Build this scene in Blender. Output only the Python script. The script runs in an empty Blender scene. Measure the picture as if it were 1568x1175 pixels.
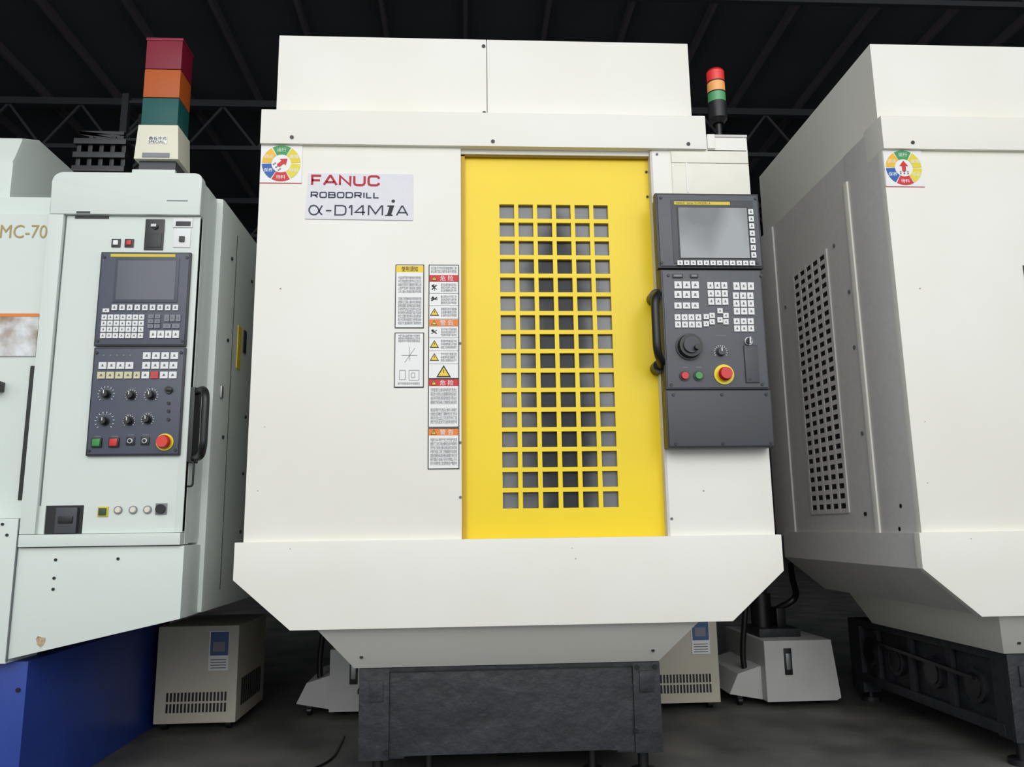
import bpy, bmesh, math, random
from mathutils import Matrix, Vector
random.seed(4)
H=0.74   # camera height above the floor; machine drawings are measured from eye level
scene=bpy.context.scene
try:
    scene.view_settings.view_transform='Standard'; scene.view_settings.look='None'
except Exception: pass
def lin(c):
    return tuple(((v/255)/12.92 if v/255<=0.04045 else ((v/255+0.055)/1.055)**2.4) for v in c)
MATS={}
def mat(name,rgb,rough=.5,metal=0,noise=0,nscale=6,bump=0,spec=.5,rgb2=None,emit=0,coat=0,detail=6):
    if name in MATS: return MATS[name]
    m=bpy.data.materials.new(name); m.use_nodes=True; nt=m.node_tree; b=nt.nodes['Principled BSDF']
    c=lin(rgb)
    b.inputs['Base Color'].default_value=(*c,1); b.inputs['Roughness'].default_value=rough; b.inputs['Metallic'].default_value=metal
    b.inputs['Specular IOR Level'].default_value=spec
    if coat: b.inputs['Coat Weight'].default_value=coat
    if emit:
        b.inputs['Emission Color'].default_value=(*c,1); b.inputs['Emission Strength'].default_value=emit
    if noise or rgb2:
        tc=nt.nodes.new('ShaderNodeTexCoord'); n=nt.nodes.new('ShaderNodeTexNoise'); n.inputs['Scale'].default_value=nscale; n.inputs['Detail'].default_value=detail
        nt.links.new(tc.outputs['Object'],n.inputs['Vector'])
        r=nt.nodes.new('ShaderNodeValToRGB'); nt.links.new(n.outputs['Fac'],r.inputs['Fac'])
        c2=lin(rgb2) if rgb2 else tuple(v*(1-noise) for v in c)
        r.color_ramp.elements[0].position=.35; r.color_ramp.elements[1].position=.65
        r.color_ramp.elements[0].color=(*c2,1); r.color_ramp.elements[1].color=(*c,1)
        nt.links.new(r.outputs['Color'],b.inputs['Base Color'])
        if bump:
            bp=nt.nodes.new('ShaderNodeBump'); bp.inputs['Strength'].default_value=bump; bp.inputs['Distance'].default_value=.01
            nt.links.new(n.outputs['Fac'],bp.inputs['Height']); nt.links.new(bp.outputs['Normal'],b.inputs['Normal'])
    MATS[name]=m; return m
WHITE=mat('white_paint',(235,233,224),.45,noise=.0,rgb2=(231,228,216),nscale=2.2)
WHITE2=mat('cool_white_paint',(214,222,215),.42,noise=.03,nscale=2)
SIDEW=mat('textured_white_paint',(204,201,197),.55,noise=.05,nscale=40)
CREAM=mat('aged_tape',(231,228,214),.35,noise=.06,nscale=9)
YEL=mat('yellow_paint',(246,213,8),.4,noise=.05,nscale=3)
GREY=mat('panel_grey',(82,84,90),.45,noise=.05,nscale=60)
GREYD=mat('panel_dark_grey',(62,64,69),.45)
BLACK=mat('black_plastic',(18,18,20),.35)
RIM=mat('black_rim',(28,28,31),.4)
IRON=mat('black_cast_iron',(41,42,47),.5,noise=.35,nscale=22,bump=.5)
NAVY=mat('slate_blue_panel',(72,78,92),.42,noise=.05,nscale=50)
KEYW=mat('key_white',(226,226,224),.4); KEYG=mat('key_grey',(120,123,130),.4)
KEYY=mat('key_cream',(205,200,160),.4)
RED=mat('red_plastic',(205,25,28),.3); GREEN=mat('green_plastic',(45,140,60),.3); YELR=mat('yellow_ring',(240,215,30),.35)
LINER=mat('interior_grey_liner',(95,98,102),.5); DARK=mat('interior_dark_metal',(30,31,34),.4,metal=.3)
SCREEN=mat('lcd_screen',(148,152,154),.15,spec=.4,rgb2=(104,108,111),nscale=7,detail=1); SCREEND=mat('lcd_screen_dark',(62,69,82),.15)  # light screen: blotchy grey tone stands in for soft reflections
YSTR=mat('yellow_strip',(214,190,40),.4)
STICK=mat('sticker_white',(232,232,229),.4); STICKG=mat('sticker_silver',(216,215,220),.35,noise=.04,nscale=30)
INK=mat('ink_black',(30,30,32),.6); INKB=mat('ink_blue_grey',(52,56,76),.6); INKR=mat('ink_red',(180,28,50),.6); INKW=mat('ink_white',(240,240,240),.6); INKL=mat('ink_grey',(105,108,112),.6)
SRED=mat('sticker_red',(205,35,40),.5); SORG=mat('sticker_orange',(228,128,50),.5); SYEL=mat('sticker_yellow',(240,205,50),.5)
BLUE=mat('blue_paint',(40,66,150),.4,noise=.12,nscale=8)
BEIGE=mat('beige_paint',(198,192,174),.5,noise=.1,nscale=5)
TANKW=mat('tank_white',(198,198,194),.5,noise=.08,nscale=7)
GOLD=mat('gold_lettering',(160,140,90),.35,metal=.4)
STEEL=mat('steel',(150,150,152),.3,metal=.8)
LRED=mat('lens_red',(125,22,45),.35,spec=.25); LORG=mat('lens_amber',(178,84,28),.35,spec=.25); LGRN=mat('lens_green',(20,84,80),.35,spec=.25)
L2R=mat('lens_red_lit',(222,55,55),.25,emit=.15); L2O=mat('lens_amber_lit',(238,165,95),.25,emit=.15); L2G=mat('lens_green_lit',(85,158,105),.25,emit=.1)
IVORY=mat('ivory_plastic',(222,218,196),.4)
# polycarbonate, reflection painted in: dark silhouette in the middle, pale sky towards edges
PC=bpy.data.materials.new('painted_reflection_sheet'); PC.use_nodes=True
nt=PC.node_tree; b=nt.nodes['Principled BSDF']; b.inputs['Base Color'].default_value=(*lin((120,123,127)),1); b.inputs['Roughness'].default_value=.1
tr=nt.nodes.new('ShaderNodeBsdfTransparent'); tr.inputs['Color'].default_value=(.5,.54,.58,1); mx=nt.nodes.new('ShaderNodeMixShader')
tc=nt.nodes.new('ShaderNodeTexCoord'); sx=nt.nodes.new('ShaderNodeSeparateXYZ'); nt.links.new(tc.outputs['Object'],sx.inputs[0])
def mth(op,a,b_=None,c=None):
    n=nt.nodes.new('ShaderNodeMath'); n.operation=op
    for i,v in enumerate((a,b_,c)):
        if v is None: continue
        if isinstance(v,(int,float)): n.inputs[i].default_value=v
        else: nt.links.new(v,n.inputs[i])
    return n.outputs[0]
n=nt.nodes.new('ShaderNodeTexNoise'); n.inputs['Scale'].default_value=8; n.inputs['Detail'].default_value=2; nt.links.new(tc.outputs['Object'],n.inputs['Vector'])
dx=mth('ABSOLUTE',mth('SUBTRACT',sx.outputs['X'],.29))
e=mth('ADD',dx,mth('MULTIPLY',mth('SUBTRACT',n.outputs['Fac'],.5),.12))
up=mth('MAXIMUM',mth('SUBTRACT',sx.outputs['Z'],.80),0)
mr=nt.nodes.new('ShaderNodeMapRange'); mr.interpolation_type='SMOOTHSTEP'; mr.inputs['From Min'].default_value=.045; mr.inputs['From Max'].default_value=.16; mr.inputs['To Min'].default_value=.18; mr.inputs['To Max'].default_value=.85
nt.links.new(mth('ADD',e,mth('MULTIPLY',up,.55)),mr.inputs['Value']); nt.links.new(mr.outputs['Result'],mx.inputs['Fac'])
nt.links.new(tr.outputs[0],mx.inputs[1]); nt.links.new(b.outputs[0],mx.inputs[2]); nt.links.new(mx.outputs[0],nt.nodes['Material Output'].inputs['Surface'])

def link(o,parent=None):
    scene.collection.objects.link(o)
    if parent: o.parent=parent
    return o
def group(name,loc=(0,0,H)):
    e=bpy.data.objects.new(name,None); e.location=loc; e.empty_display_size=.1; link(e); return e
class Part:
    def __init__(s): s.bm=bmesh.new(); s.m=[]
    def idx(s,m):
        if m not in s.m: s.m.append(m)
        return s.m.index(m)
    def _fin(s,faces,m):
        i=s.idx(m)
        for f in faces: f.material_index=i
    def hexa(s,p,m,bev=0):
        v=[s.bm.verts.new(q) for q in p]
        F=[(0,1,2,3),(7,6,5,4),(0,4,5,1),(1,5,6,2),(2,6,7,3),(3,7,4,0)]
        fs=[s.bm.faces.new([v[i] for i in f]) for f in F]
        s._fin(fs,m)
        if bev:
            es=list({e for f in fs for e in f.edges})
            bmesh.ops.bevel(s.bm,geom=es,offset=bev,segments=2,affect='EDGES',profile=.7,clamp_overlap=True,material=-1)
    def box(s,x0,x1,y0,y1,z0,z1,m,bev=0):
        s.hexa([(x0,y0,z0),(x1,y0,z0),(x1,y1,z0),(x0,y1,z0),(x0,y0,z1),(x1,y0,z1),(x1,y1,z1),(x0,y1,z1)],m,bev)
    def prism(s,poly,y0,y1,m,bev=0):
        a=[s.bm.verts.new((x,y0,z)) for x,z in poly]; c=[s.bm.verts.new((x,y1,z)) for x,z in poly]; n=len(poly)
        fs=[s.bm.faces.new(a),s.bm.faces.new(c[::-1])]
        for i in range(n): fs.append(s.bm.faces.new([a[i],c[i],c[(i+1)%n],a[(i+1)%n]]))
        s._fin(fs,m)
        if bev: bmesh.ops.bevel(s.bm,geom=list({e for f in fs for e in f.edges}),offset=bev,segments=2,affect='EDGES',profile=.7,material=-1)
    def prismx(s,poly,x0,x1,m,bev=0): # poly in (y,z)
        a=[s.bm.verts.new((x0,y,z)) for y,z in poly]; c=[s.bm.verts.new((x1,y,z)) for y,z in poly]; n=len(poly)
        fs=[s.bm.faces.new(a),s.bm.faces.new(c[::-1])]
        for i in range(n): fs.append(s.bm.faces.new([a[i],c[i],c[(i+1)%n],a[(i+1)%n]]))
        s._fin(fs,m)
        if bev: bmesh.ops.bevel(s.bm,geom=list({e for f in fs for e in f.edges}),offset=bev,segments=2,affect='EDGES',profile=.7,material=-1)
    def cyl(s,c,r,h,m,axis='Y',r2=None,seg=24):
        M={'Y':Matrix.Rotation(math.pi/2,4,'X'),'Z':Matrix.Identity(4),'X':Matrix.Rotation(math.pi/2,4,'Y')}[axis]
        T=Matrix.Translation(c)@M@Matrix.Translation((0,0,h/2))
        g=bmesh.ops.create_cone(s.bm,cap_ends=True,segments=seg,radius1=r,radius2=r if r2 is None else r2,depth=h,matrix=T)
        s._fin({f for v in g['verts'] for f in v.link_faces},m)
    def bar(s,a,b,w,m):
        a=Vector(a); b=Vector(b); d=b-a
        T=Matrix.Translation((a+b)/2)@d.to_track_quat('Z','Y').to_matrix().to_4x4()@Matrix.Diagonal((w,w,d.length,1))
        g=bmesh.ops.create_cube(s.bm,size=1,matrix=T); s._fin({f for v in g['verts'] for f in v.link_faces},m)
    def stroke(s,pts,w,y,m):
        # flat lettering stroke with mitred joints in the XZ plane
        P=[Vector(q) for q in pts]; n=len(P); closed=(P[0]-P[-1]).length<1e-6
        if closed: P=P[:-1]; n-=1
        L_,R_=[],[]
        for i in range(n):
            pr=P[(i-1)%n] if (closed or i>0) else None; nx=P[(i+1)%n] if (closed or i<n-1) else None
            d1=(P[i]-pr).normalized() if pr is not None else None; d2=(nx-P[i]).normalized() if nx is not None else None
            if d1 is None: d1=d2
            if d2 is None: d2=d1
            n1=Vector((-d1.y,d1.x)); n2=Vector((-d2.y,d2.x)); mm=(n1+n2)
            mm=mm.normalized() if mm.length>1e-4 else n1
            k=min(1/max(mm.dot(n1),.3),1.9)*w/2
            L_.append(P[i]+mm*k); R_.append(P[i]-mm*k)
        va=[s.bm.verts.new((q.x,y,q.y)) for q in L_]; vb=[s.bm.verts.new((q.x,y,q.y)) for q in R_]
        fs=[s.bm.faces.new([va[i],va[(i+1)%n],vb[(i+1)%n],vb[i]]) for i in range(n if closed else n-1)]
        s._fin(fs,m)
    def done(s,name,parent=None,smooth=True):
        bmesh.ops.recalc_face_normals(s.bm,faces=s.bm.faces)
        me=bpy.data.meshes.new(name); s.bm.to_mesh(me); s.bm.free()
        for m in s.m: me.materials.append(m)
        if smooth:
            for p in me.polygons: p.use_smooth=True
            me.set_sharp_from_angle(angle=math.radians(30))
        return link(bpy.data.objects.new(name,me),parent)
def text(name,body,x0,x1,z0,z1,y,m,parent,bold=0,spacing=1,line=1):
    cu=bpy.data.curves.new(name,'FONT'); cu.body=body; cu.size=.1; cu.offset=bold; cu.space_character=spacing; cu.space_line=line; cu.resolution_u=3
    o=bpy.data.objects.new(name,cu); scene.collection.objects.link(o); bpy.context.view_layer.update()
    me=bpy.data.meshes.new_from_object(o.evaluated_get(bpy.context.evaluated_depsgraph_get())); bpy.data.objects.remove(o)
    if len(me.vertices)==0: return None
    xs=[v.co.x for v in me.vertices]; ys=[v.co.y for v in me.vertices]
    sx=(x1-x0)/(max(xs)-min(xs)); sz=(z1-z0)/(max(ys)-min(ys))
    ax,ay=min(xs),min(ys)
    for v in me.vertices: v.co=Vector((x0+(v.co.x-ax)*sx, y, z0+(v.co.y-ay)*sz))
    me.materials.clear(); me.materials.append(m)
    return link(bpy.data.objects.new(name,me),parent)
def tube(name,pts,r,m,parent):
    cu=bpy.data.curves.new(name,'CURVE'); cu.dimensions='3D'; cu.bevel_depth=r; cu.bevel_resolution=4; cu.use_fill_caps=True
    sp=cu.splines.new('POLY'); sp.points.add(len(pts)-1)
    for i,q in enumerate(pts): sp.points[i].co=(*q,1)
    o=bpy.data.objects.new(name,cu); scene.collection.objects.link(o); bpy.context.view_layer.update()
    me=bpy.data.meshes.new_from_object(o.evaluated_get(bpy.context.evaluated_depsgraph_get())); bpy.data.objects.remove(o)
    for p in me.polygons: p.use_smooth=True
    me.materials.clear(); me.materials.append(m)
    return link(bpy.data.objects.new(name,me),parent)
def rnd(pts,r=.02,n=5):
    out=[Vector(pts[0])]
    for i in range(1,len(pts)-1):
        p=Vector(pts[i]); a=Vector(pts[i-1])-p; c=Vector(pts[i+1])-p
        a=p+a.normalized()*min(r,a.length/2.1); c=p+c.normalized()*min(r,c.length/2.1)
        for k in range(n+1):
            t=k/n; out.append(a*(1-t)**2+p*2*t*(1-t)+c*t*t)
    out.append(Vector(pts[-1])); return out
GLY={'F':[[(0,0),(0,1),(1,1)],[(0,.5),(.88,.5)]],'A':[[(0,0),(.46,1),(.54,1),(1,0)],[(.18,.3),(.82,.3)]],'N':[[(0,0),(0,1),(1,0),(1,1)]],
'U':[[(0,1),(0,.25),(.08,.08),(.25,0),(.75,0),(.92,.08),(1,.25),(1,1)]],'C':[[(1,.72),(.97,.88),(.78,1),(.25,1),(.06,.92),(0,.75),(0,.25),(.06,.08),(.25,0),(.78,0),(.97,.12),(1,.28)]],
'R':[[(0,0),(0,1),(.8,1),(.97,.9),(.97,.58),(.8,.45),(0,.45)],[(.55,.45),(1,0)]],'O':[[(.2,0),(.8,0),(.96,.1),(1,.3),(1,.7),(.96,.9),(.8,1),(.2,1),(.04,.9),(0,.7),(0,.3),(.04,.1),(.2,0)]],
'B':[[(0,.52),(.8,.52),(.94,.62),(.94,.9),(.8,1),(0,1),(0,0),(.82,0),(1,.1),(1,.42),(.85,.52)]],'D':[[(0,0),(0,1),(.7,1),(.93,.9),(1,.68),(1,.32),(.93,.1),(.7,0),(0,0)]],
'I':[[(.5,0),(.5,1)]],'L':[[(0,1),(0,0),(1,0)]],'1':[[(0,.75),(.55,1),(1,1),(1,0)]],'4':[[(.78,0),(.78,1),(.7,1),(0,.3),(1,.3)]],
'M':[[(0,0),(0,1),(.08,1),(.5,.15),(.92,1),(1,1),(1,0)]],'a':[[(1,1),(.82,.55),(.66,.18),(.5,.02),(.3,0),(.12,.12),(0,.4),(0,.65),(.12,.92),(.32,1),(.5,.95),(.66,.75),(.82,.25),(1,0)]],'-':[[(0,.45),(1,.45)]]}
def letters(p,items,z0,z1,w,y,m):
    for ch,x0,x1 in items:
        for pl in GLY[ch]: p.stroke([(x0+w/2+q[0]*(x1-x0-w),z0+w/2+q[1]*(z1-z0-w)) for q in pl],w,y,m)

# =================== MACHINING CENTRE ===================
XL,XR=-.6367,.9073
mc=group('machining_center')
def build_machine(G):
    p=Part()
    p.box(XL,-.016,0,.03,-.04,1.19,WHITE,.003)
    p.box(.5933,XR,0,.03,-.04,1.19,WHITE,.003)
    p.box(-.6375,.770,-.014,.10,1.184,1.299,WHITE,.004)
    p.box(.772,.907,0,.35,1.18,1.238,WHITE,.004)
    p.box(.775,.907,-.003,.02,1.232,1.240,SIDEW)
    p.box(.775,.800,-.006,.01,1.190,1.240,WHITE,.002)
    p.box(-.609,.069,.055,1.10,1.29,1.60,WHITE,.003)
    p.box(.071,.748,.055,1.10,1.29,1.60,WHITE,.003)
    p.box(-.6,.74,.06,1.09,1.28,1.595,mat('seam_shadow',(120,120,116),.6))
    p.box(XL,XL+.02,.02,.25,-.05,1.285,SIDEW,.002)
    p.box(XL+.003,XL+.02,.25,.92,-.05,1.285,SIDEW)
    p.box(XL-.006,XL+.02,.235,.262,-.045,1.185,WHITE,.003)
    p.box(XL-.004,XL+.02,.92,1.12,-.05,1.285,SIDEW,.002)
    p.box(XR-.02,XR,.02,1.12,-.05,1.18,SIDEW,.002)
    p.box(XL+.01,XR-.01,1.09,1.12,-.05,1.285,SIDEW)
    p.box(XL+.01,.77,.09,1.1,1.27,1.285,SIDEW)
    p.box(.76,XR-.005,.3,1.1,1.17,1.18,SIDEW)
    p.box(-.03,.6,.012,.03,1.17,1.20,WHITE)
    p.done('enclosure',G)
    p=Part()
    p.box(-.3,.75,.8,.82,-.1,1.27,LINER); p.box(-.3,-.28,.08,.8,-.1,1.27,LINER); p.box(.75,.77,.08,.8,-.1,1.27,LINER)
    p.box(-.3,.77,.08,.8,-.12,-.1,DARK); p.box(-.3,.77,.08,.8,1.24,1.26,DARK)
    p.box(.20,.42,.35,.8,.45,1.2,DARK,.01); p.cyl((.31,.45,.22),.045,.25,DARK,'Z',r2=.08); p.cyl((.31,.45,.12),.02,.1,STEEL,'Z')
    p.box(.0,.62,.3,.7,-.08,.08,DARK,.01); p.box(.12,.5,.35,.6,.08,.12,STEEL,.005)
    p.cyl((.31,.47,.86),.2,.06,DARK,'Y',seg=32)
    p.done('tool_spindle_interior',G)
    p=Part()
    sk=[(-.6554,-.03),(-.6554,-.1338),(-.4935,-.2724),(.7588,-.2724),(.9182,-.1338),(.9182,-.03)]
    p.prism(sk,-.0195,.012,WHITE,.003)
    sk2=[(-.650,-.032),(-.650,-.136),(-.490,-.268),(.755,-.268),(.913,-.136),(.913,-.032)]
    p.prism(sk2,.008,1.02,SIDEW)
    p.box(-.62,.89,.1,1.02,-.09,-.03,SIDEW)
    p.hexa([(-.336,.14,-.402),(.575,.14,-.402),(.575,.95,-.402),(-.336,.95,-.402),(-.428,.005,-.27),(.672,.005,-.27),(.672,.95,-.27),(-.428,.95,-.27)],WHITE,.003)
    p.done('lower_skirt',G)
    p=Part()
    p.prism([(-.319,-.405),(-.319,-.662),(-.19,-.662),(-.165,-.648),(.42,-.648),(.445,-.662),(.578,-.662),(.578,-.405)],.158,.24,IRON,.006)
    p.box(-.300,.558,.2,1.2,-.645,-.405,IRON,.006)
    p.box(-.322,-.232,.149,.17,-.664,-.405,IRON,.006); p.box(.496,.580,.149,.17,-.664,-.405,IRON,.006)
    p.box(-.322,-.245,1.1,1.2,-.70,-.405,IRON,.008); p.box(.50,.578,1.1,1.2,-.70,-.405,IRON,.008)
    p.box(-.322,.578,.150,.2,-.418,-.400,IRON,.004)
    for s_ in (-.322,.56):
        p.box(s_,s_+.018,.2,1.15,-.43,-.405,IRON,.003); p.box(s_,s_+.018,.2,1.15,-.655,-.62,IRON,.003)
        for yy in (.45,.7,.95): p.box(s_,s_+.018,yy,yy+.03,-.62,-.43,IRON,.003)
    p.box(.515,.56,.143,.15,-.49,-.43,IRON,.002); p.box(-.29,-.25,.144,.15,-.50,-.44,IRON,.002)
    for x,z in ((.51,-.42),(.565,-.42),(-.24,-.64),(.50,-.60)): p.cyl((x,.149,z),.007,.005,BLACK,seg=10)
    for xx in (-.27,.53):
        for yy in (.21,1.15):
            p.cyl((xx,yy,-.74),.04,.018,RIM,'Z'); p.cyl((xx,yy,-.722),.016,.07,BLACK,'Z')
    for xx in (-.12,.38):
        p.cyl((xx,.25,-.74),.03,.016,RIM,'Z'); p.cyl((xx,.25,-.725),.013,.09,BLACK,'Z')
    for yy in (.34,.58,.83,1.03):
        p.cyl((-.318,yy,-.53),.055,.02,IRON,'X'); p.cyl((-.322,yy,-.53),.04,.005,BLACK,'X')
    p.bar((-.34,.3,-.5),(-.34,1.0,-.47),.012,BLACK)
    p.done('cast_base',G)
    p=Part()
    y0,y1,z0,z1=.45,.75,.043,1.004
    p.box(XL+.0005,XL+.01,y0,y1,z0,z1,BLACK)
    nc,nr=5,27
    for i in range(nc+1):
        yy=y0+(y1-y0)*i/nc; p.box(XL-.002,XL+.006,yy-.009,yy+.009,z0-.006,z1+.006,SIDEW)
    for j in range(nr+1):
        zz=z0+(z1-z0)*j/nr; p.box(XL-.0015,XL+.006,y0,y1,zz-.0085,zz+.0085,SIDEW)
    p.done('side_vent_grille',G)
    p=Part()
    ya,yb=.034,.046
    gx0,gx1,gz0,gz1=.105,.4515,.0565,1.0105
    dx0,dx1,dz0,dz1=-.03,.605,-.06,1.195
    p.box(dx0,gx0,ya,yb,dz0,dz1,YEL); p.box(gx1,dx1,ya,yb,dz0,dz1,YEL)
    p.box(gx0,gx1,ya,yb,dz0,gz0,YEL); p.box(gx0,gx1,ya,yb,gz1,dz1,YEL)
    bw=.0132; hw=(gx1-gx0-5*bw)/6
    for i in range(5):
        x=gx0+hw*(i+1)+bw*i; p.box(x,x+bw,ya,yb,gz0,gz1,YEL)
    bh=.0132; hh=(gz1-gz0-15*bh)/16
    for j in range(15):
        z=gz0+hh*(j+1)+bh*j; p.box(gx0,gx1,ya+.0002,yb-.0002,z,z+bh,YEL)
    p.box(-.0165,-.004,.020,ya,dz0,dz1,mat('door_side_shade',(205,165,30),.5))  # dark yellow strip painted as the shadow along the door's left edge
    p.box(-.02,.6,.020,ya,1.166,1.18,mat('door_top_shade',(150,120,40),.5))  # brown strip painted as the shadow across the door top
    for zz in (1.125,1.04): p.cyl((.581,ya,zz),.004,.003,BLACK)
    p.box(.593-.006,.5945,.0,.034,-.03,1.18,SIDEW)
    p.done('sliding_door',G)
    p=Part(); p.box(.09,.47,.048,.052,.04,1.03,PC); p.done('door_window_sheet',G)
    tube('door_handle',rnd([(.582,.034,.697),(.582,-.04,.697),(.562,-.075,.672),(.562,-.075,.505),(.584,-.04,.476),(.584,.034,.476)],.03),.0125,BLACK,G)
    p=Part(); p.cyl((.583,.03,.697),.021,.045,BLACK); p.cyl((.584,.03,.476),.021,.045,BLACK); p.done('handle_mounts',G)
    p=Part()
    for x,z in ((-.54,1.205),(.085,1.20),(.71,1.20)): p.cyl((x,-.0135,z),.006,.003,BLACK,seg=12)
    for x,z in ((.060,1.575),(.060,1.335)): p.cyl((x,.0555,z),.006,.003,BLACK,seg=12)
    for x,z in ((-.31,-.365),(.55,-.365)): p.cyl((x,.105,z),.005,.006,BLACK,seg=12)
    for x,z in ((.60,.02),(.60,.6),(-.02,.25),(-.02,.55),(-.02,.09),(.61,1.17)): p.cyl((x,.0005,z),.004,.003,INKL,seg=10)
    for y,z in ((.1,.05),(.33,.03),(.33,-.08),(.55,-.09),(.12,-.02),(.85,.9),(.38,1.0),(.3,.8),(.3,.6),(.3,.3)): p.cyl((XL-.001,y,z),.007,.004,BLACK if z<.1 else INKL,'X',seg=10)
    p.done('screws',G)
    # small paint chips
    p=Part(); CH=mat('paint_chip',(170,150,125),.7)
    for x,z in ((-.602,.115),(-.59,.30),(-.18,.64),(-.50,-.05),(.30,-.06),(.31,-.09),(-.56,.72),(.70,.10)):
        r=random.uniform(.0015,.003); p.prism([(x+r*math.cos(t)*(1+.4*math.sin(3*t)),z+r*math.sin(t)) for t in (0,1,2,3,4,5)],-.0005 if z>-.03 else -.0200,.001,CH)
    p.done('paint_chips',G,False)
    p=Part(); p.box(.655,.903,-.004,.004,1.035,1.178,CREAM,.001); p.box(.655,.904,-.007,-.001,1.14,1.178,CREAM,.001); p.box(.70,.705,-.006,-.002,1.04,1.17,STICK); p.done('cable_cover_tape',G)
    p=Part()
    cx,cz=-.572,1.123; p.box(cx-.0635,cx+.0635,-.003,.001,cz-.0635,cz+.0635,STICK); p.box(cx-.064,cx+.064,-.002,.001,cz-.065,cz-.061,SRED)
    cols=[mat('s_green',(60,150,80)),mat('s_yellow',(225,205,50)),mat('s_lime',(226,210,60)),SRED,mat('s_blue',(30,90,165)),mat('s_amber',(235,185,40))]
    for k,cm in enumerate(cols):
        a0=math.radians(90+30-60*k-2); a1=math.radians(90-30-60*k+2); pts=[]
        for i in range(9): a=a0+(a1-a0)*i/8; pts.append((cx+.059*math.cos(a),cz+.059*math.sin(a)))
        for i in range(9): a=a1+(a0-a1)*i/8; pts.append((cx+.030*math.cos(a),cz+.030*math.sin(a)))
        p.prism(pts,-.0042,-.0028,cm)
    p.done('status_sticker',G)
    ws=['运行','故障','停机','待料','保养','调试']
    for k,w in enumerate(ws):
        a=math.radians(90-60*k); x=cx+.045*math.cos(a); z=cz+.045*math.sin(a)
        text('sticker_word_%d'%k,w,x-.014,x+.014,z-.0065,z+.0065,-.0046,INKW,G)
    return cx,cz
cx,cz=build_machine(mc)
def sticker_arrow(G,ang):
    p=Part(); a=math.radians(ang); ux,uz=math.cos(a),math.sin(a); px,pz=-uz,ux
    def q(l,w): return (cx+ux*l+px*w, cz+uz*l+pz*w)
    p.prism([q(-.012,.006),q(-.012,-.006),q(.006,-.006),q(.006,-.014),q(.024,0),q(.006,.014),q(.006,.006)],-.0045,-.003,SRED); 
    for l in (-.02,-.014): 
        for w in (-.012,0,.012): x,z=q(l,w); p.cyl((x,-.003,z),.0025,.001,INKL,seg=8)
    p.done('sticker_arrow',G,False)
def plate(G):
    p=Part(); p.hexa([(-.494,-.003,.942),(-.165,-.003,.940),(-.165,.001,.940),(-.494,.001,.942),(-.487,-.003,1.092),(-.166,-.003,1.092),(-.166,.001,1.092),(-.487,.001,1.092)],STICKG); p.done('name_plate',G)
    y=-.0036; p=Part()
    letters(p,[('F',-.479,-.445),('A',-.443,-.397),('N',-.394,-.355),('U',-.350,-.311),('C',-.306,-.267)],1.050,1.087,.0072,y,INKR)
    xs=-.479; items=[]
    for ch in 'ROBODRILL':
        wd={'I':.006,'L':.019}.get(ch,.0235); items.append((ch,xs,xs+wd)); xs+=wd+.0032
    letters(p,items,1.010,1.031,.0043,y,INKB)
    letters(p,[('a',-.484,-.440),('-',-.433,-.412),('D',-.405,-.368),('1',-.363,-.350),('4',-.344,-.309),('M',-.303,-.256),('A',-.217,-.178)],.953,.988,.0046,y,INKB)
    p.prism([(-.250,.953),(-.228,.953),(-.226,.957),(-.231,.959),(-.222,.988),(-.243,.988),(-.244,.984),(-.237,.983),(-.244,.957),(-.251,.957)],y,y+.001,INK)
    p.cyl((-.2255,y+.001,1.002),.0055,.001,INK,seg=14); p.done('lettering',G,False)
ZT=[(400,.809),(406,.797),(503,.597),(593,.417),(719,.172),(725,.160)]
def zl(v):
    for (a,za),(b_,zb) in zip(ZT,ZT[1:]):
        if v<=b_: return za+(zb-za)*(v-a)/(b_-a)
    return zb
CJ='使用本机械之前请仔细阅读说明书并遵守安全规程操作切削液油压气源电压设定检查运转中禁止打开门接触旋转部位以免造成伤害危险关闭电源后进行维护'
def para(n,w):
    return "\n".join("".join(random.choice(CJ) for _ in range(w)) for _ in range(n))
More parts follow.
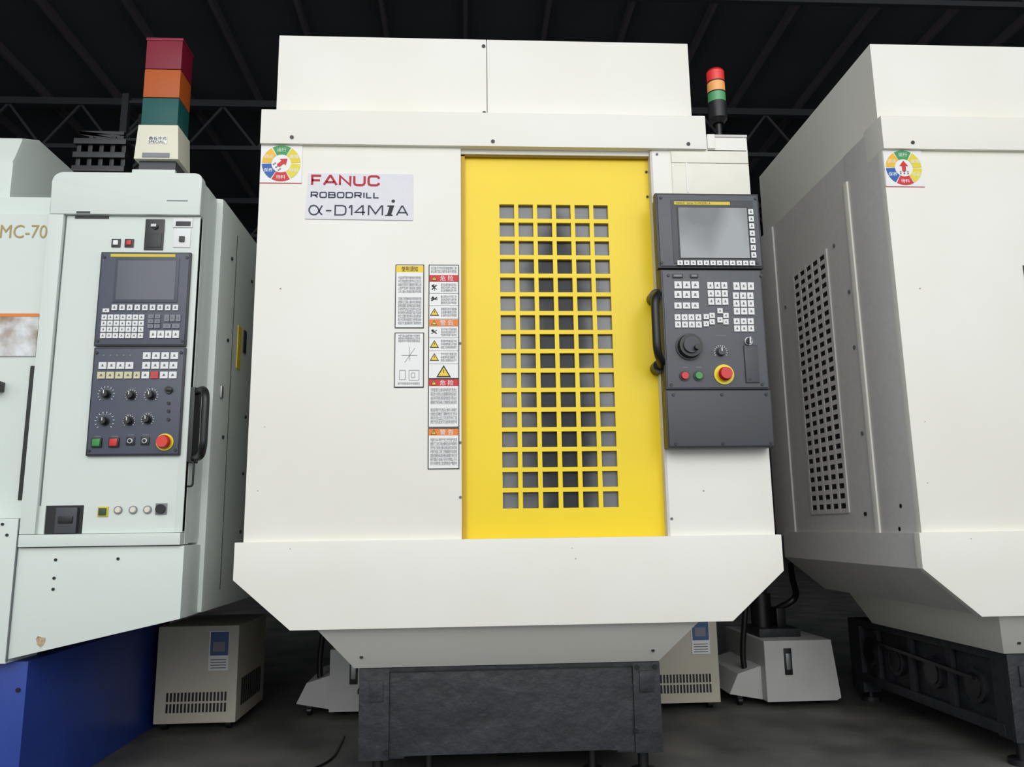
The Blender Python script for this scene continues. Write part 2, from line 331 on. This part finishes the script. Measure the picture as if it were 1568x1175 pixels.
def labels(G):
    p=Part()
    def lab(x0,x1,va,vb):
        p.box(x0,x1,-.0025,.001,zl(vb),zl(va),INK); p.box(x0+.0025,x1-.0025,-.003,.001,zl(vb)+.0025,zl(va)-.0025,STICK)
    lab(-.216,-.129,406,503); lab(-.216,-.128,510,594); lab(-.115,-.023,406,581); lab(-.115,-.023,581,656); lab(-.115,-.023,657,719)
    def hd(x0,x1,va,vb,m): p.box(x0+.002,x1-.002,-.0034,.001,zl(vb),zl(va),m)
    hd(-.216,-.129,408,418,SYEL)
    for va,m in ((422,SRED),(490,SORG),(582,SRED),(658,SORG)): hd(-.115,-.023,va,va+10,m)
    for v in (432,450,469,489,500,518,538,558): p.box(-.115,-.023,-.0033,0,zl(v)-.001,zl(v),INK)
    def tri(x,v,s):
        z=zl(v); p.prism([(x-s,z-s*.8),(x+s,z-s*.8),(x,z+s*.9)],-.0038,-.002,INK); s*=.72; p.prism([(x-s,z-s*.85),(x+s,z-s*.85),(x,z+s*.8)],-.0042,-.002,SYEL)
        p.box(x-.001,x+.001,-.0045,-.002,z-s*.3,z+s*.4,INK)
    for v in (427,495,587,663): tri(-.098,v,.009)
    for v in (479,528,548): tri(-.097,v,.014)
    tri(-.069,570,.022)
    for v in (441,459,509): 
        z=zl(v)
        for k in range(4):
            a=random.uniform(0,3.14); p.bar((-.098-math.cos(a)*.010,-.0035,z-math.sin(a)*.010),(-.098+math.cos(a)*.010,-.0035,z+math.sin(a)*.010),.0018,INK)
        p.cyl((-.102,-.003,z+.004),.004,.001,INK,seg=10)
    p.bar((-.185,-.0035,zl(556)),(-.155,-.0035,zl(534)),.0009,INKL); p.bar((-.195,-.0035,zl(545)),(-.148,-.0035,zl(545)),.0009,INKL); p.bar((-.17,-.0035,zl(553)),(-.17,-.0035,zl(532)),.0009,INKL)
    for x0,x1,va,vb in ((-.200,-.183,568,582),(-.172,-.142,568,583),(-.165,-.155,572,579)):
        for a,b_ in (((x0,va),(x1,va)),((x1,va),(x1,vb)),((x1,vb),(x0,vb)),((x0,vb),(x0,va))): p.bar((a[0],-.0035,zl(a[1])),(b_[0],-.0035,zl(b_[1])),.001,INKL)
    p.done('safety_labels',G,False)
    y=-.0042
    text('t1','使用須知',-.198,-.148,zl(417),zl(409),y,INK,G)
    for va in (422,490,582,658): text('t_head','危 险' if va in(422,582) else '警 告',-.08,-.04,zl(va+9),zl(va+1),y,INKW,G)
    for (x0,x1,va,vb,n,w) in ((-.207,-.137,424,450,5,16),(-.207,-.137,456,498,8,16),(-.205,-.14,513,525,3,14),(-.205,-.14,586,590,1,12),(-.108,-.03,409,419,2,14),(-.078,-.03,435,448,3,10),(-.078,-.03,453,467,3,10),(-.078,-.03,472,486,3,9),(-.078,-.03,503,516,3,10),(-.078,-.03,521,535,3,10),(-.078,-.03,541,555,3,9),(-.108,-.03,595,620,4,16),(-.108,-.03,626,650,4,16),(-.108,-.03,672,713,7,16)):
        text('fine_print',para(n,w),x0,x1,zl(vb),zl(va),-.0036,INKL,G)
def px(u,v): 
    t=(v-299)/388; return .586+(u-(1003+20*t))*(.00206-.00011*t)
PZ=[(290,1.031),(299,1.012),(412,.770),(598,.394),(687,.219),(700,.194)]
def pz(v):
    for (a,za),(b_,zb) in zip(PZ,PZ[1:]):
        if v<=b_: return za+(zb-za)*(v-a)/(b_-a)
    return zb
def keys(p,fx,fz,u0,v0,u1,v1,nc,nr,y,m,gap=.12,h=.004):
    x0,x1=fx(u0,(v0+v1)/2),fx(u1,(v0+v1)/2); z1,z0=fz(v0),fz(v1)
    w=(x1-x0)/nc; hh=(z1-z0)/nr
    for i in range(nc):
        for j in range(nr):
            a=x0+i*w; b_=z0+j*hh
            p.box(a+w*gap/2,a+w*(1-gap/2),y-h,y+.001,b_+hh*gap/2,b_+hh*(1-gap/2),m)
            if w>.008: 
                p.box(a+w*.34,a+w*.66,y-h-.0004,y-h+.0002,b_+hh*.36,b_+hh*.46,INKL); p.box(a+w*.42,a+w*.58,y-h-.0004,y-h+.0002,b_+hh*.46,b_+hh*.66,INKL)
def screwring(p,x,z,y): p.cyl((x,y,z),.0045,.003,BLACK,seg=10)
def op_panel(G):
    p=Part()
    p.box(.588,.903,-.045,.002,.225,1.005,RIM,.003)
    p.box(.582,.909,-.056,-.03,.771,1.014,RIM,.004)
    p.box(.589,.903,-.060,-.05,.777,1.007,GREY,.004)
    p.box(.590,.900,-.055,-.03,.397,.766,GREYD,.003)
    p.box(.594,.896,-.058,-.05,.401,.762,GREY,.003)
    p.box(.586,.905,-.055,-.03,.222,.394,RIM,.003)
    p.box(.590,.901,-.058,-.05,.227,.391,GREYD,.003)
    p.done('operator_panel_housing',G)
    p=Part(); Y=-.0605
    p.box(px(1025,312),px(1150,312),-.062,Y+.002,pz(405),pz(309.5),GREYD,.002)
    p.box(px(1034,320),px(1142,320),-.064,-.06,pz(398),pz(320),BLACK,.002)
    p.box(px(1036,321),px(1140.5,321),-.0645,-.06,pz(397),pz(321.5),SCREEN)
    p.box(px(1030,314),px(1115,314),-.0632,-.06,pz(317),pz(312),YSTR)
    keys(p,px,pz,1144,322,1154,398,1,7,-.062,KEYW,.25)
    keys(p,px,pz,1034,400.5,1154,409,12,1,-.062,KEYW,.2)
    Y=-.058
    for (a,b_,c,d,n,m) in ((1030,432,1069,445,3,1),(1030,447,1069,460,3,1),(1030,465,1069,476,3,1),(1031,483,1073,505,4,2),(1081,433,1113,470,3,3),(1120,433,1153,447,3,1),(1120,449,1153,485,3,3),(1121,489,1153,511,3,2)):
        keys(p,px,pz,a,b_,c,d,n,m,Y,KEYW,.16)
    for (a,b_) in ((1096,474),(1084,481),(1105,481),(1096,488),(1084,491),(1105,491),(1075,483),(1075,494)): keys(p,px,pz,a,b_,a+9,b_+9,1,1,Y,KEYW,.12)
    for (a,b_,c,d) in ((1028,421,1044,427),(1055,421,1067,427)): p.box(px(a,b_),px(c,d),Y-.004,Y,pz(d),pz(b_),BLACK,.001); p.box(px(a,b_)+.004,px(c,d)-.004,Y-.0045,Y,pz(d)+.003,pz(b_)-.003,KEYG)
    x,z=px(1054,533),pz(533); p.cyl((x,Y,z),.041,.006,GREYD,seg=40); p.cyl((x,Y-.006,z),.037,.018,BLACK,seg=40,r2=.034); p.cyl((x,Y-.024,z),.024,.008,GREYD,seg=32); p.cyl((x+.012,Y-.03,z-.01),.008,.02,BLACK)
    x,z=px(1102,541),pz(541)
    for k in range(13):
        a=math.radians(-120+20*k+90); p.bar((x+.017*math.cos(a),Y-.0005,z+.017*math.sin(a)),(x+.021*math.cos(a),Y-.0005,z+.021*math.sin(a)),.0014,INKW)
    p.cyl((x,Y,z),.0135,.014,GREYD,seg=24,r2=.011); p.box(x-.0015,x+.0015,Y-.0155,Y-.013,z,z+.011,INKW)
    x,z=px(1144,525),pz(525); p.cyl((x,Y,z),.0125,.006,STEEL); p.cyl((x,Y-.006,z),.009,.006,BLACK); p.box(x-.0025,x+.0025,Y-.02,Y-.01,z-.01,z+.01,STEEL)
    p.box(px(1137,532),px(1157,532),Y-.005,Y,pz(587),pz(532),GREYD,.002); p.box(px(1137,532)-.001,px(1157,532)+.001,Y-.002,Y,pz(588),pz(531),RIM)
    p.cyl((px(1147,584),Y-.003,pz(583)),.004,.003,BLACK)
    for u,m in ((1047,RED),(1068,GREEN)):
        x,z=px(u,577),pz(577); p.cyl((x,Y,z),.0155,.004,BLACK); p.cyl((x,Y-.003,z),.012,.008,m,r2=.0105)
    x,z=px(1107,575),pz(575); p.cyl((x,Y,z),.030,.003,YELR,seg=40); p.cyl((x,Y-.003,z),.014,.014,YELR); p.cyl((x,Y-.015,z),.021,.014,RED,seg=32,r2=.017)
    for u,v in ((1022,423),(1164,423),(1027,590),(1166,590)): screwring(p,px(u,v),pz(v),Y)
    for u,v in ((1010,306),(1155,306),(1158,404),(1012,404)): screwring(p,px(u,v),pz(v),-.06)
    for u,v in ((1030,605),(1104,605),(1172,605),(1034,679),(1106,679),(1180,679)): screwring(p,px(u,v),pz(v),Y)
    for (a,b_,c) in ((1045,515,1062),(1094,515,1110),(1044,563,1052),(1064,563,1073)): p.box(px(a,b_),px(c,b_),Y-.0006,Y,pz(b_+2.5),pz(b_),INKL)
    p.done('operator_panel_controls',G)
    text('panel_word','FANUC  Series 31i-MODEL A',px(1033,314),px(1085,314),pz(316),pz(313),-.0636,INK,G)
def tower(G):
    p=Part(); y=.3
    p.box(.86,.906,.25,.34,1.2,1.25,WHITE,.003)
    x=.921
    p.box(.90,.94,.27,.33,1.21,1.238,WHITE,.003)
    p.cyl((x,y,1.238),.012,.24,BLACK,'Z'); p.cyl((x,y,1.238),.022,.02,BLACK,'Z')
    p.cyl((x,y,1.440),.02,.02,BLACK,'Z',r2=.034); p.cyl((x,y,1.458),.034,.062,RIM,'Z')
    p.cyl((x,y,1.52),.032,.04,L2G,'Z'); p.cyl((x,y,1.56),.032,.042,L2O,'Z'); p.cyl((x,y,1.602),.032,.042,L2R,'Z'); p.cyl((x,y,1.644),.033,.008,RED,'Z',r2=.028)
    for z in (1.52,1.56,1.602): p.cyl((x,y,z-.002),.0335,.004,RIM,'Z')
    p.done('signal_tower',G)
labels(mc); op_panel(mc); tower(mc)
mc2=bpy.data.objects.new('machining_center.001',None); link(mc2); mc2.location=(1.9783,-.02,H)
for o in list(mc.children):
    q=bpy.data.objects.new(o.name,o.data); link(q,mc2)
plate(mc)
sticker_arrow(mc,40); sticker_arrow(mc2,90)

# =================== TAPPING MACHINE (left) ===================
tm=group('tapping_machine')
def lx(u,v): return -1.087+(u-(158-22*(v-388)/310))*(.001926-.00009*(v-388)/310)
LZ=[(300,1.01),(330,.952),(388,.829),(533,.537),(698,.220),(830,-.026)]
def lz(v):
    for (a,za),(b_,zb) in zip(LZ,LZ[1:]):
        if v<=b_: return za+(zb-za)*(v-a)/(b_-a)
    return zb
p=Part()
def arc(cx_,cz_,r,a0,a1,n=8): return [(cx_+r*math.cos(math.radians(a0+(a1-a0)*i/n)),cz_+r*math.sin(math.radians(a0+(a1-a0)*i/n))) for i in range(n+1)]
p.prism([(-1.25,.948),(-.806,.948)]+arc(-.826,1.062,.02,0,90)+arc(-1.22,1.052,.03,90,180),-.014,.02,WHITE2,.004)
p.box(-1.25,-1.207,-.014,.02,.001,.947,WHITE2,.003)
p.box(-1.25,-.808,-.014,.02,-.034,.0,WHITE2,.003)
p.box(-1.19,-.808,.0,.02,.08,.947,WHITE2); p.box(-1.085,-.808,.0,.02,0.001,.08,WHITE2); p.box(-1.21,-1.19,.0,.02,0.001,.947,WHITE2)
p.box(-.83,-.808,-.002,.02,0.001,.947,WHITE2,.003)
p.prism([(-1.249,-.033),(-.807,-.033)]+arc(-.836,1.052,.029,0,90)+arc(-1.22,1.052,.029,90,180),.021,.05,WHITE2)
p.box(-1.249,-.807,.04,.16,-.033,1.07,WHITE2,.02)
p.done('operation_pendant',tm)
p=Part()
p.box(-1.189,-1.086,.004,.03,0.001,.079,BLACK); p.box(-1.16,-1.10,-.006,.01,.002,.075,GREYD,.006); p.box(-1.15,-1.11,-.01,.0,.03,.05,BLACK,.003)
p.box(-1.18,-1.08,-.0012,.002,.938,.946,BLACK); p.box(-1.17,-1.13,-.0155,.002,.95,.956,GREYD)
p.box(-1.2065,-1.2035,-.001,.002,.08,.946,INKL)
p.done('pendant_slot',tm)
p=Part()
p.box(-2.2,-.785,.14,1.25,-.237,1.07,WHITE2,.02)
p.prismx([(.16,.9),(.16,1.20),(.20,1.30),(.30,1.345),(.8,1.345),(.8,.9)],-2.2,-1.47,WHITE2,.02)
p.box(-2.2,-1.256,.08,.15,.046,.985,WHITE2,.008)
p.prism([(-1.27,-.036),(-1.27,-.338),(-.80,-.237),(-.80,-.036)],.0,.16,WHITE2,.004)
p.box(-2.0,-1.256,-.006,.155,-.345,.045,WHITE2,.003)
p.box(-.786,-.7835,.30,.303,-.18,1.0,GREYD); p.box(-.786,-.781,.62,.9,.1,.9,WHITE2,.002)
p.box(-.786,-.782,.36,.40,.55,.70,SYEL); p.box(-.786,-.781,.43,.46,.62,.70,BLACK)
p.box(-.790,-.779,.2,.22,.42,.46,STEEL,.004)
for y,z in ((.25,.9),(.25,.62),(.25,.3),(.5,.9),(.5,.4),(.5,.2),(.5,.0)): p.cyl((-.785,y,z),.006,.004,BLACK,'X',seg=10)
p.done('machine_body',tm)
p=Part()
p.box(-1.310,-1.300,.076,.082,.1,.5,BLACK); p.box(-1.40,-1.38,.03,.08,.42,.45,BLACK,.004)
p.box(-1.2575,-1.2545,-.0075,.0,-.34,.045,INKL)
p.cyl((-.98,.0,-.07),.004,.003,BLACK)
for z in (-.07,-.12,-.15): p.cyl((-1.15,.0,z),.004,.003,BLACK)
p.cyl((-1.30,-.006,.03),.004,.003,BLACK); p.cyl((-1.285,-.006,.0),.004,.003,BLACK)
p.done('seams',tm)
p=Part(); p.box(-1.60,-1.298,.074,.082,.53,.66,mat('peeled_foil',(224,226,228),.25,rgb2=(150,128,105),nscale=17,metal=.1)); p.box(-1.6,-1.298,.073,.0745,.652,.662,SORG); p.done('peeled_sticker',tm)
text('body_lettering','TMC-70',-1.475,-1.300,.905,.948,.0785,GOLD,tm)
p=Part(); p.box(-2.2,-1.215,.03,1.1,-.74,-.345,BLUE,.004); p.cyl((-1.235,.03,-.42),.006,.004,BLACK); p.box(-2.1,-1.25,.16,1.2,-.4,-.2,RIM,.01); p.done('blue_base',tm)
p=Part()
p.prism([(-1.172+.013*math.cos(t*.7)*(1+.3*math.sin(t*2.3)),-.288+.014*math.sin(t*.7)*(1+.3*math.cos(t*1.7))) for t in range(9)],-.0012,.001,mat('rust',(150,105,60),.8,rgb2=(200,190,160),nscale=60)); p.done('rust_patch',tm,False)
p=Part()
p.box(-1.089,-.826,-.012,.001,.540,.829,RIM,.002); p.box(-1.085,-.830,-.0145,0,.544,.825,NAVY,.003)
p.box(-1.087,-.825,-.012,.001,.219,.536,RIM,.002); p.box(-1.083,-.829,-.014,0,.223,.532,NAVY,.003)
Y=-.0145
p.box(lx(180,398),lx(277,398),Y-.002,Y,lz(466),lz(398),mat('bezel_slate',(60,66,78),.4),.002)
p.box(lx(184,402),lx(272,402),Y-.003,Y,lz(462),lz(402),SCREEND); p.box(lx(172,392),lx(270,392),Y-.001,Y,lz(396),lz(391.5),YSTR)
keys(p,lx,lz,173,468,277,480,9,1,Y,KEYW,.3); 
keys(p,lx,lz,158,484,224,521,7,4,Y,KEYW,.16); keys(p,lx,lz,229,484,249,506,2,3,Y,KEYG,.16); keys(p,lx,lz,254,484,280,496,3,1,Y,KEYG,.14)
keys(p,lx,lz,252,498,279,506,2,1,Y,KEYG,.14); keys(p,lx,lz,232,508,278,521,4,1,Y,KEYW,.14); keys(p,lx,lz,160,475,172,482,1,1,Y,KEYW,.2)
Y=-.014
for k in range(5): p.cyl((lx(163+10*k,546),Y,lz(546)),.0025,.001,KEYG,seg=8)
for k in range(4): keys(p,lx,lz,222+14*k,541,235+14*k,553,1,1,Y,KEYW)
keys(p,lx,lz,155,556,209,568,4,1,Y,KEYW,.14); keys(p,lx,lz,153,571,207,583,4,1,Y,KEYY,.14)
keys(p,lx,lz,221,556,276,568,4,1,Y,KEYW,.14); keys(p,lx,lz,220,571,233,583,1,1,Y,KEYW,.14); keys(p,lx,lz,234,571,247,583,1,1,Y,RED,.14); keys(p,lx,lz,248,571,275,583,2,1,Y,KEYW,.14)
keys(p,lx,lz,208,571,219,583,1,1,Y,KEYY,.14)
for u,v,r in ((167,606,.020),(205,608,.0145),(235,608,.017),(165,647,.023),(202,647,.0145),(230,645,.015)):
    x,z=lx(u,v),lz(v)
    for k in range(12):
        a=math.radians(-40+k*24); p.bar((x+r*1.0*math.cos(a),Y-.0004,z+r*math.sin(a)),(x+r*1.22*math.cos(a),Y-.0004,z+r*1.22*math.sin(a)),.0015,KEYW)
    p.cyl((x,Y,z),.0135,.004,BLACK); p.cyl((x,Y-.004,z),.011,.014,BLACK,r2=.009); p.box(x-.001,x+.001,Y-.0195,Y-.017,z,z+.009,INKW)
for v in (620,632,645): p.cyl((lx(262,v),Y,lz(v)),.0045,.004,BLACK)
x,z=lx(262,600),lz(600); p.cyl((x,Y,z),.011,.006,BLACK); p.box(x-.006,x+.012,Y-.012,Y-.004,z-.004,z+.004,BLACK,.002)
for u,m in ((154,GREEN),(180,RED)): x,z=lx(u,679),lz(679); p.box(x-.014,x+.014,Y-.006,Y,z-.014,z+.014,BLACK,.002); p.box(x-.0105,x+.0105,Y-.009,Y,z-.0105,z+.0105,m,.002)
for u in (205,227): x,z=lx(u,677),lz(677); p.box(x-.012,x+.012,Y-.004,Y,z-.012,z+.012,BLACK,.002); p.cyl((x,Y-.004,z),.007,.004,INKW); p.cyl((x,Y-.008,z),.005,.002,BLACK)
x,z=lx(257,679),lz(679); p.cyl((x,Y,z),.0245,.003,YELR,seg=36); p.cyl((x,Y-.003,z),.014,.012,BLACK); p.cyl((x,Y-.012,z),.020,.014,mat('estop_orange_red',(215,50,35),.35),seg=32,r2=.016)
for (a,v,b_) in ((160,598,175),(200,597,212),(227,597,240),(158,636,172),(196,636,208),(226,634,238),(150,669,160),(176,669,186),(200,667,210),(222,667,232)): p.box(lx(a,v),lx(b_,v),Y-.0006,Y,lz(v+1.6),lz(v),INKL)
for z in (.233,.52,.555,.812):
    for x in (-1.078,-.836): screwring(p,x,z,Y)
Y=0
for u,m in ((177,INKW),(197,RED)): x,z=lx(u,373),lz(373); p.box(x-.013,x+.013,Y-.004,Y,z-.013,z+.013,BLACK,.001); p.box(x-.007,x+.007,Y-.008,Y,z-.007,z+.007,m,.001)
p.box(lx(222,338),lx(251,338),-.004,0,lz(383),lz(337),BLACK,.002); p.cyl((lx(237,348),-.003,lz(348)),.009,.006,GREYD); p.box(lx(226,360),lx(247,360),-.006,0,lz(380),lz(358),RIM,.002)
p.box(lx(232,348),lx(240,348),-.014,-.006,lz(350),lz(346),STEEL)
p.box(lx(264,336),lx(294,336),-.003,0,lz(349),lz(335),KEYW,.001); p.box(lx(268,340),lx(291,340),-.004,0,lz(347),lz(340),RIM,.001)
p.box(lx(265,352),lx(291,352),-.003,0,lz(379),lz(351),KEYW,.001); p.box(lx(274,363),lx(282,363),-.008,0,lz(371),lz(363),BLACK,.001)
p.box(lx(256,308),lx(288,308),-.0145,-.011,lz(310),lz(308.5),INKL)
x,z=lx(161,783),lz(783); p.box(x-.014,x+.014,-.004,0,z-.014,z+.014,YSTR,.001); p.box(x-.010,x+.010,-.009,0,z-.010,z+.010,mat('dk_green',(45,75,50),.4),.001)
for u in (184,207,229): p.cyl((lx(u,781),0,lz(781)),.0115,.004,KEYG); p.cyl((lx(u,781),-.003,lz(781)),.0095,.005,IVORY,r2=.007)
x,z=lx(250,780),lz(780); p.box(x-.016,x+.016,-.003,0,z-.016,z+.016,KEYG,.001); p.cyl((x,-.003,z),.013,.01,BLACK)
p.done('pendant_controls',tm)
tube('grab_handle',rnd([(-.806,.03,.408),(-.760,-.03,.408),(-.745,-.055,.385),(-.745,-.055,.235),(-.760,-.03,.212),(-.806,.03,.212)],.02),.011,BLACK,tm)
p=Part(); p.box(-.808,-.795,.0,.06,.20,.42,RIM,.003); p.done('handle_plate',tm)
tube('cable_hook',rnd([(-.80,-.005,.2),(-.785,-.005,.2),(-.785,-.005,.13),(-.80,-.005,.13)],.01),.003,BLACK,tm)
p=Part()
ya,yb=.10,.20
for z0,z1,m in ((1.50,1.604,LRED),(1.398,1.498,LORG),(1.298,1.396,LGRN)): p.box(-1.050,-.934,ya,yb,z0,z1,m,.004)
p.box(-1.046,-.938,ya+.004,yb-.004,1.29,1.60,DARK); p.box(-1.052,-.932,ya-.002,yb+.002,1.602,1.612,LRED,.003)
p.prism([(-1.062,1.18),(-.922,1.18),(-.929,1.298),(-1.055,1.298)],ya-.006,yb+.006,IVORY,.004)
p.box(-1.05,-.935,ya+.01,yb-.01,1.06,1.182,GREYD); p.box(-1.065,-.93,ya-.004,ya+.012,1.06,1.145,WHITE2,.003)
p.box(-1.02,-.96,ya-.008,ya,1.232,1.258,STICK); p.box(-1.035,-.95,ya-.0085,ya,1.185,1.2,KEYG)
p.done('signal_light_box',tm)
text('light_words','昌谷冷光\nSPECIAL',-1.018,-.962,1.234,1.256,ya-.009,INK,tm)
p=Part()
for i in range(5):
    x=-1.60+.045*i; p.box(x,x+.018,.8,.86,1.05,1.60+.02*(i%2),BLACK,.003)
for j in range(9): p.box(-1.61,-1.40,.79,.85,1.10+.06*j,1.125+.06*j,RIM,.003)
p.box(-1.60,-1.41,.86,.9,1.05,1.62,RIM,.01)
for i in range(3): p.bar((-1.60,.82,1.64),(-1.42,.82,1.60+.02*i),.015,BLACK)
p.done('cable_carrier',tm)

# =================== FLOOR UNITS ===================
def chiller(G):
    p=Part(); x0,x1,y0,y1,z0,z1=0,.305,0,.42,.03,.385
    p.box(x0,x1,y0,y1,z0,z1,BEIGE,.006)
    p.box(x0+.195,x0+.27,-.004,.001,z0+.19,z0+.335,STICK); p.box(x0+.20,x0+.268,-.0055,.001,z0+.245,z0+.332,mat('label_blue',(60,92,135),.5)); p.box(x0+.21,x0+.255,-.0065,0,z0+.26,z0+.295,KEYG)
    for r in range(4): p.box(x0+.203,x0+.262,-.0055,0,z0+.198+.01*r,z0+.201+.01*r,INKL)
    for r in range(2):
        for i in range(17): p.box(x0+.045+.0135*i,x0+.052+.0135*i,-.003,.001,z0+.04+.04*r,z0+.072+.04*r,BLACK)
    for i in range(10): p.box(x1-.001,x1+.003,.06+.03*i,.075+.03*i,z0+.05,z0+.15,RIM)
    for x in (.03,.27):
        for y in (.05,.37): p.cyl((x-.01,y,.02),.02,.02,BLACK,'X'); p.box(x-.014,x+.014,y-.015,y+.015,.025,.04,STEEL)
    p.done('cabinet',G)
c1=group('oil_chiller',(-1.185,.90,0)); chiller(c1)
c2=group('oil_chiller.001',(.722,1.02,0)); link(bpy.data.objects.new('cabinet',c1.children[0].data),c2)
def tank(G):
    p=Part()
    p.prism([(.0,.025),(.29,.025),(.31,.035),(.285,.265),(.0,.265)],0,.5,TANKW,.004)
    p.prism([(-.14,.05),(0,.025),(0,.16),(-.10,.13)],.05,.45,TANKW,.004)
    p.box(.08,.112,-.006,.0,.13,.235,BLACK,.008); p.box(.086,.106,-.009,0,.15,.215,STEEL,.005)
    p.box(.02,.2,.1,.3,.265,.30,IRON,.004); p.cyl((.07,.2,.3),.045,.14,BLACK,'Z'); p.cyl((.07,.2,.44),.03,.03,IRON,'Z'); p.box(.12,.16,.15,.25,.3,.38,BLACK,.005)
    for x in (-.09,.05,.25):
        for y in (.08,.42): p.cyl((x-.008,y,.018),.018,.016,BLACK,'X'); p.box(x-.01,x+.01,y-.012,y+.012,.02,.06,RIM)
    p.done('reservoir',G)
    tube('hose',rnd([(.07,.2,.46),(.07,.12,.5),(-.03,.08,.46),(-.06,.1,.2),(-.05,.1,.1)],.06),.012,BLACK,G)
    tube('hose_b',rnd([(.14,.2,.37),(.22,.15,.42),(.26,.3,.5),(.3,.4,.55)],.06),.014,BLACK,G)
t1=group('coolant_tank',(1.22,1.02,0)); tank(t1)
t2=group('coolant_tank.001',(-.556,1.05,0))
for o in t1.children: link(bpy.data.objects.new(o.name,o.data),t2)
g=group('floor_cable',(0,0,0)); tube('cable',rnd([(-.62,.30,.004),(-.50,.33,.004),(-.44,.45,.004),(-.45,.75,.004)],.1,8),.004,BLACK,g)

# =================== BUILDING ===================
FLOOR=mat('concrete_floor',(112,110,105),.6,rgb2=(74,74,73),nscale=3.2,bump=.15)
WALL=mat('dark_wall',(52,55,57),.8,noise=.2,nscale=1); ROOF=mat('roof_sheet',(80,84,87),.7,noise=.15,nscale=1); STR=mat('roof_steel',(102,95,100),.6); TR=mat('truss_steel',(60,61,65),.6)
p=Part(); p.box(-12,12,-8,16,-.1,0,FLOOR); p.done('floor',None,False)
p=Part(); p.box(-12,12,16,16.2,0,7,WALL); p.done('wall_back',None,False)
p=Part(); p.box(-12.2,-12,-3,16,0,7,WALL); p.done('wall_left',None,False)
p=Part(); p.box(12,12.2,-3,16,0,7,WALL); p.done('wall_right',None,False)
p=Part(); p.box(-12,12,-3,16,7,7.1,ROOF)
p.done('ceiling',None,False)
p=Part()
for i in range(25):
    x=-12+i; p.box(x-.025,x+.025,-3,16,6.88,7.0,STR)
for y in (1.5,5,8.5,12): 
    p.box(-12,12,y-.05,y+.05,6.78,6.88,TR); p.box(-12,12,y-.03,y+.03,6.12,6.18,TR)
    for i in range(24):
        a=-12+i; p.bar((a,y,6.15),(a+.5,y,6.8),.035,TR); p.bar((a+.5,y,6.8),(a+1,y,6.15),.035,TR)
p.done('roof_truss',None,False)
p=Part()
for cx_ in (-4.2,5.6):
    for yy in (7.0,7.5):
        for dx in (0,.5): p.box(cx_+dx-.04,cx_+dx+.04,yy-.04,yy+.04,0,6.1,TR)
    for k in range(12):
        z=k*.5; p.bar((cx_,7,z),(cx_+.5,7,z+.5),.035,TR); p.bar((cx_+.5,7.5,z),(cx_,7.5,z+.5),.035,TR); p.bar((cx_,7,z+.5),(cx_+.5,7,z+.5),.035,TR)
p.done('lattice_column',None,False)

w=bpy.data.worlds.new('World'); scene.world=w; w.use_nodes=True
w.node_tree.nodes['Background'].inputs['Color'].default_value=(.88,.94,1,1); w.node_tree.nodes['Background'].inputs['Strength'].default_value=1.05
def area(name,loc,target,sx,sy,e,col=(1,1,1)):
    l=bpy.data.lights.new(name,'AREA'); l.shape='RECTANGLE'; l.size=sx; l.size_y=sy; l.energy=e; l.color=col
    o=bpy.data.objects.new(name,l); o.location=loc; o.rotation_euler=(Vector(target)-Vector(loc)).to_track_quat('-Z','Y').to_euler(); link(o); return o
area('daylight_bay',(0,-7.5,4.5),(0,0,1.2),9,4.5,365,(1,.98,.95))
f,th,ps,ro=1.2210,.1792,.0575,.0142
F=Vector((math.sin(ps)*math.cos(th),math.cos(ps)*math.cos(th),math.sin(th))); R0=Vector((math.cos(ps),-math.sin(ps),0)); U0=R0.cross(F)
R=R0*math.cos(ro)-U0*math.sin(ro); U=U0*math.cos(ro)+R0*math.sin(ro)
c=bpy.data.cameras.new('camera'); c.sensor_width=36; c.lens=36*1221/1568; c.clip_start=.05
o=bpy.data.objects.new('camera',c); scene.collection.objects.link(o)
M=Matrix.Identity(4)
for i in range(3): M[i][0]=R[i]; M[i][1]=U[i]; M[i][2]=-F[i]
M.translation=(0,-2.35,H); o.matrix_world=M; scene.camera=o
